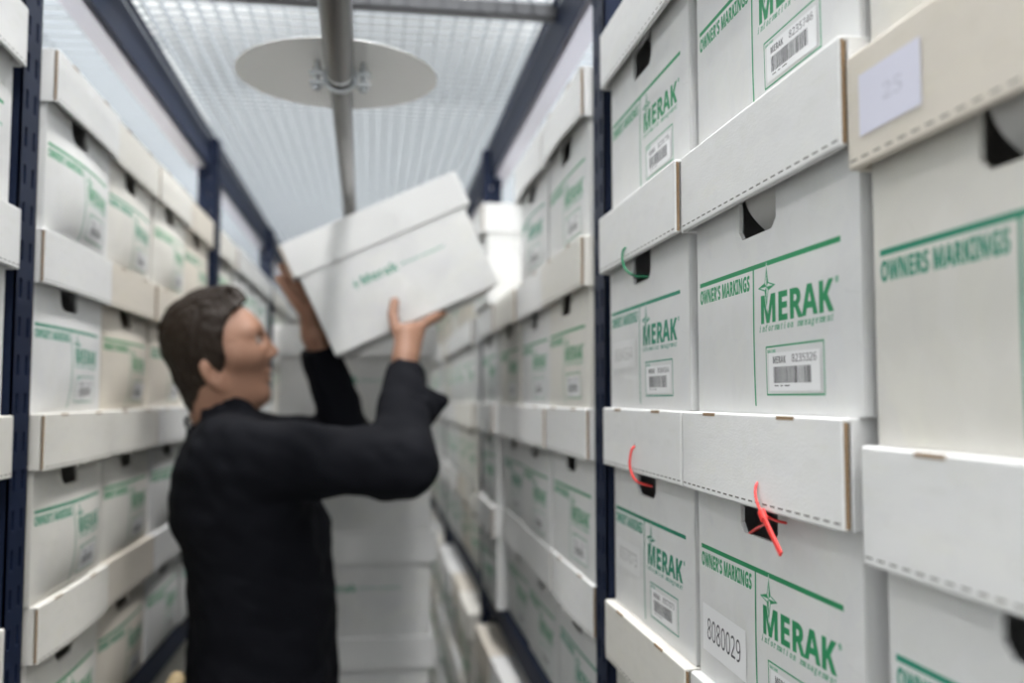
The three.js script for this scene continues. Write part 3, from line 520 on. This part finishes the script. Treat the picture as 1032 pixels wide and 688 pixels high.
{
  const man = thing('person', 'man in a dark shirt reaching up to hold a white box', 'person');
  const skin = std(0.32, 0.17, 0.112, 0.5), hairMat = new THREE.MeshPhysicalMaterial({ color: new THREE.Color().setRGB(0.018, 0.011, 0.007), roughness: 0.6, specularIntensity: 0.5 }), matte = (r, g, b) => new THREE.MeshPhysicalMaterial({ color: new THREE.Color().setRGB(r, g, b), roughness: 0.85, specularIntensity: 0.25 }), cloth = matte(0.006, 0.0065, 0.0095), denim = matte(0.006, 0.0065, 0.009);
  const head = nets(headField, [-0.47, 1.44, -2.05], [-0.16, 1.78, -1.78], 0.0032);
  const rf = (p) => handField(p, RIGHT, J.rw, J.re), lf = (p) => handField(p, LEFT, J.lw, J.le);
  const rh = nets(rf, [-0.005, 1.555, -2.04], [0.175, 1.755, -1.82], 0.003), lh = nets(lf, [-0.235, 1.60, -2.09], [-0.07, 1.84, -1.95], 0.003);
  const inner = (p) => { let d = torsoField(p, -0.006); d = smin(d, cone(p, fromHead([-0.035, -0.065, 0]), J.neck, 0.056, 0.060), 0.04); d = smin(d, armField(p, J.rs, J.re, J.rw, -0.008), 0.03); d = smin(d, armField(p, J.ls, J.le, J.lw, -0.008), 0.03); d = smin(d, legField(p, LEG.r, -0.008), 0.03); return smin(d, legField(p, LEG.l, -0.008), 0.03); };
  const trunk = nets((p) => Math.max(inner(p), p[1] - (p[0] < -0.16 ? 1.47 : p[0] < -0.02 && p[2] < -1.95 ? 1.62 : 1.575)), [-0.46, 0.02, -2.22], [0.18, 1.66, -1.60], 0.014);
  part('body', mergeGeometries([head, rh, lh, trunk]), skin, man);
  // hair: a shell over the skull, cut along the hairline
  const line = (y) => { const T = [[-0.14, -0.085], [-0.110, -0.066], [-0.078, -0.044], [-0.062, -0.012], [-0.02, 0.014], [0.02, 0.012], [0.045, 0.022], [0.066, 0.038], [0.085, 0.070], [0.13, 0.085]]; for (let i = 0; i < T.length - 1; i++) if (y < T[i + 1][0]) { const q = Math.max(0, (y - T[i][0]) / (T[i + 1][0] - T[i][0])); return T[i][1] + (T[i + 1][1] - T[i][1]) * q; } return 0.085; };
  const hair = nets((p) => {
    const h = toHead(p), top = Math.max(0, h[1] - 0.03), n = noise(h[0] * 18, h[1] * 22, h[2] * 60) * 0.0024 + noise(h[0] * 60, h[1] * 30, h[2] * 160) * 0.0014;
    let d = smin(skull(h), cone(p, fromHead([-0.035, -0.065, 0]), J.neck, 0.056, 0.060), 0.035) - (0.008 * Math.min(1, Math.max(0.1, (h[1] + 0.125) / 0.07)) + top * 0.14) + n;
    d = smin(d, cone(h, [0.000, 0.095, 0.03], [0.040, 0.119, 0.034], 0.016, 0.004) + n * 2, 0.03);
    d = smin(d, cone(h, [0.000, 0.095, -0.01], [0.052, 0.108, -0.008], 0.018, 0.005) + n * 2, 0.03);
    return smax(smax(d, (h[0] - line(h[1])) * 0.75 + n, 0.006), -0.120 - h[1], 0.006);
  }, [-0.47, 1.48, -2.03], [-0.20, 1.79, -1.78], 0.0032);
  part('hair', hair, hairMat, man, 'short dark brown hair');
  for (const s of [-1, 1]) {
    const e = fromHead([0.0705, 0.000, s * 0.031]), b = [[0.076, 0.018, 0.014], [0.077, 0.023, 0.028], [0.064, 0.019, 0.046]].map((q) => fromHead([q[0] + 0.004, q[1], s * q[2]]));
    const eye = part('eye', new THREE.SphereGeometry(0.0105, 20, 14).translate(...e), std(0.38, 0.34, 0.31, 0.4), man);
    part('iris', new THREE.SphereGeometry(0.006, 14, 10).translate(...fromHead([0.0775, 0.000, s * 0.031])), std(0.03, 0.02, 0.015, 0.3), eye);
    part('eyebrow', tube(b, 0.0042, 14, 7), hairMat, man);
  }
  // shirt: torso and sleeves as one surface with folds, open at neck and cuffs
  const fold = (p) => noise(p[0] * 7, p[1] * 5, p[2] * 7) * 0.006 + noise(p[0] * 16 + p[1] * 9, p[1] * 18, p[2] * 14) * 0.0032;
  const cut = (p, a, b, t) => { const ab = sub(b, a), l = Math.hypot(...ab); return dot(sub(p, a), ab) / l - l * t; };
  const shirtField = (p) => {
    let d = torsoField(p, 0.010);
    const ra = Math.max(smin(cone(p, J.rs, J.re, 0.079, 0.064), cone(p, J.re, J.rw, 0.062, 0.041), 0.03), cut(p, J.re, J.rw, 0.93));
    const la = Math.max(smin(cone(p, J.ls, J.le, 0.077, 0.062), cone(p, J.le, J.lw, 0.060, 0.040), 0.03), cut(p, J.le, J.lw, 0.93));
    d = smin(d, ra, 0.04); d = smin(d, la, 0.04);
    const col = Math.max(cone(p, J.neck, fromHead([-0.035, -0.065, 0]), 0.074, 0.068), cut(p, J.neck, fromHead([-0.035, -0.065, 0]), 0.55));
    d = smin(d, col, 0.02) + fold(p);
    d = Math.max(d, -cone(p, [-0.305, 1.42, -1.92], fromHead([-0.035, -0.055, 0]), 0.0615, 0.0600));
    d = smin(d, Math.max(cone(p, [-0.228, 1.22, -1.92], [-0.212, 0.88, -1.92], 0.136, 0.136), 0.90 - p[1]) + fold(p), 0.06);
    return d;
  };
  const shirt = part('shirt', nets(shirtField, [-0.50, 0.86, -2.24], [0.19, 1.68, -1.57], 0.0085), cloth, man, 'dark navy long-sleeved shirt');
  // open cuff that flares away from the right wrist
  const cuff = nets((p) => { let d = cone(p, [0.066, 1.50, -1.80], [0.090, 1.50, -1.805], 0.042, 0.032); d = smin(d, cone(p, [0.095, 1.532, -1.81], [0.137, 1.516, -1.82], 0.014, 0.008), 0.025); d = smin(d, cone(p, [0.095, 1.470, -1.80], [0.135, 1.512, -1.82], 0.014, 0.008), 0.025); return d + noise(p[0] * 30, p[1] * 30, p[2] * 30) * 0.002; }, [0.02, 1.43, -1.87], [0.19, 1.58, -1.74], 0.005);
  part('cuff', cuff, cloth, shirt);
  // trousers, belt and shoes
  const trousers = nets((p) => { let d = Math.max(cone(p, [J.hip[0], J.hip[1], -1.86], [J.hip[0], J.hip[1], -1.98], 0.122, 0.122), p[1] - 1.0); d = smin(d, legField(p, LEG.r, 0.016), 0.04); d = smin(d, legField(p, LEG.l, 0.016), 0.04); return Math.max(d + fold(p), 0.06 - p[1]); }, [-0.40, 0.03, -2.16], [-0.04, 1.03, -1.68], 0.011);
  part('trousers', trousers, denim, man, 'dark trousers');
  for (const L of [LEG.r, LEG.l]) part('shoe', nets((p) => { const a = L[2]; let d = smin(cone(p, [a[0] - 0.02, 0.055, a[2]], [a[0] + 0.17, 0.04, a[2]], 0.047, 0.038), cone(p, [a[0] - 0.02, 0.06, a[2]], [a[0] - 0.01, 0.11, a[2]], 0.046, 0.042), 0.03); return Math.max(d, 0.002 - p[1]); }, [L[2][0] - 0.1, -0.01, L[2][2] - 0.07], [L[2][0] + 0.24, 0.18, L[2][2] + 0.07], 0.008), std(0.02, 0.02, 0.02, 0.5), man);
}
// pale handle end showing behind the man's hip
{
  const t = thing('tool_handle', 'pale rounded handle end poking up behind the man at the lower left', 'handle');
  const g = new THREE.LatheGeometry([[0, 0.0], [0.012, 0.0], [0.0125, 0.10], [0.0145, 0.125], [0.0135, 0.140], [0.008, 0.147], [0, 0.149]].map((p) => new THREE.Vector2(...p)), 24);
  part('grip', g.rotateZ(-0.42).translate(-0.404, 0.889, -1.73), std(0.62, 0.47, 0.27, 0.5), t);
}
renderer.render(scene, camera);
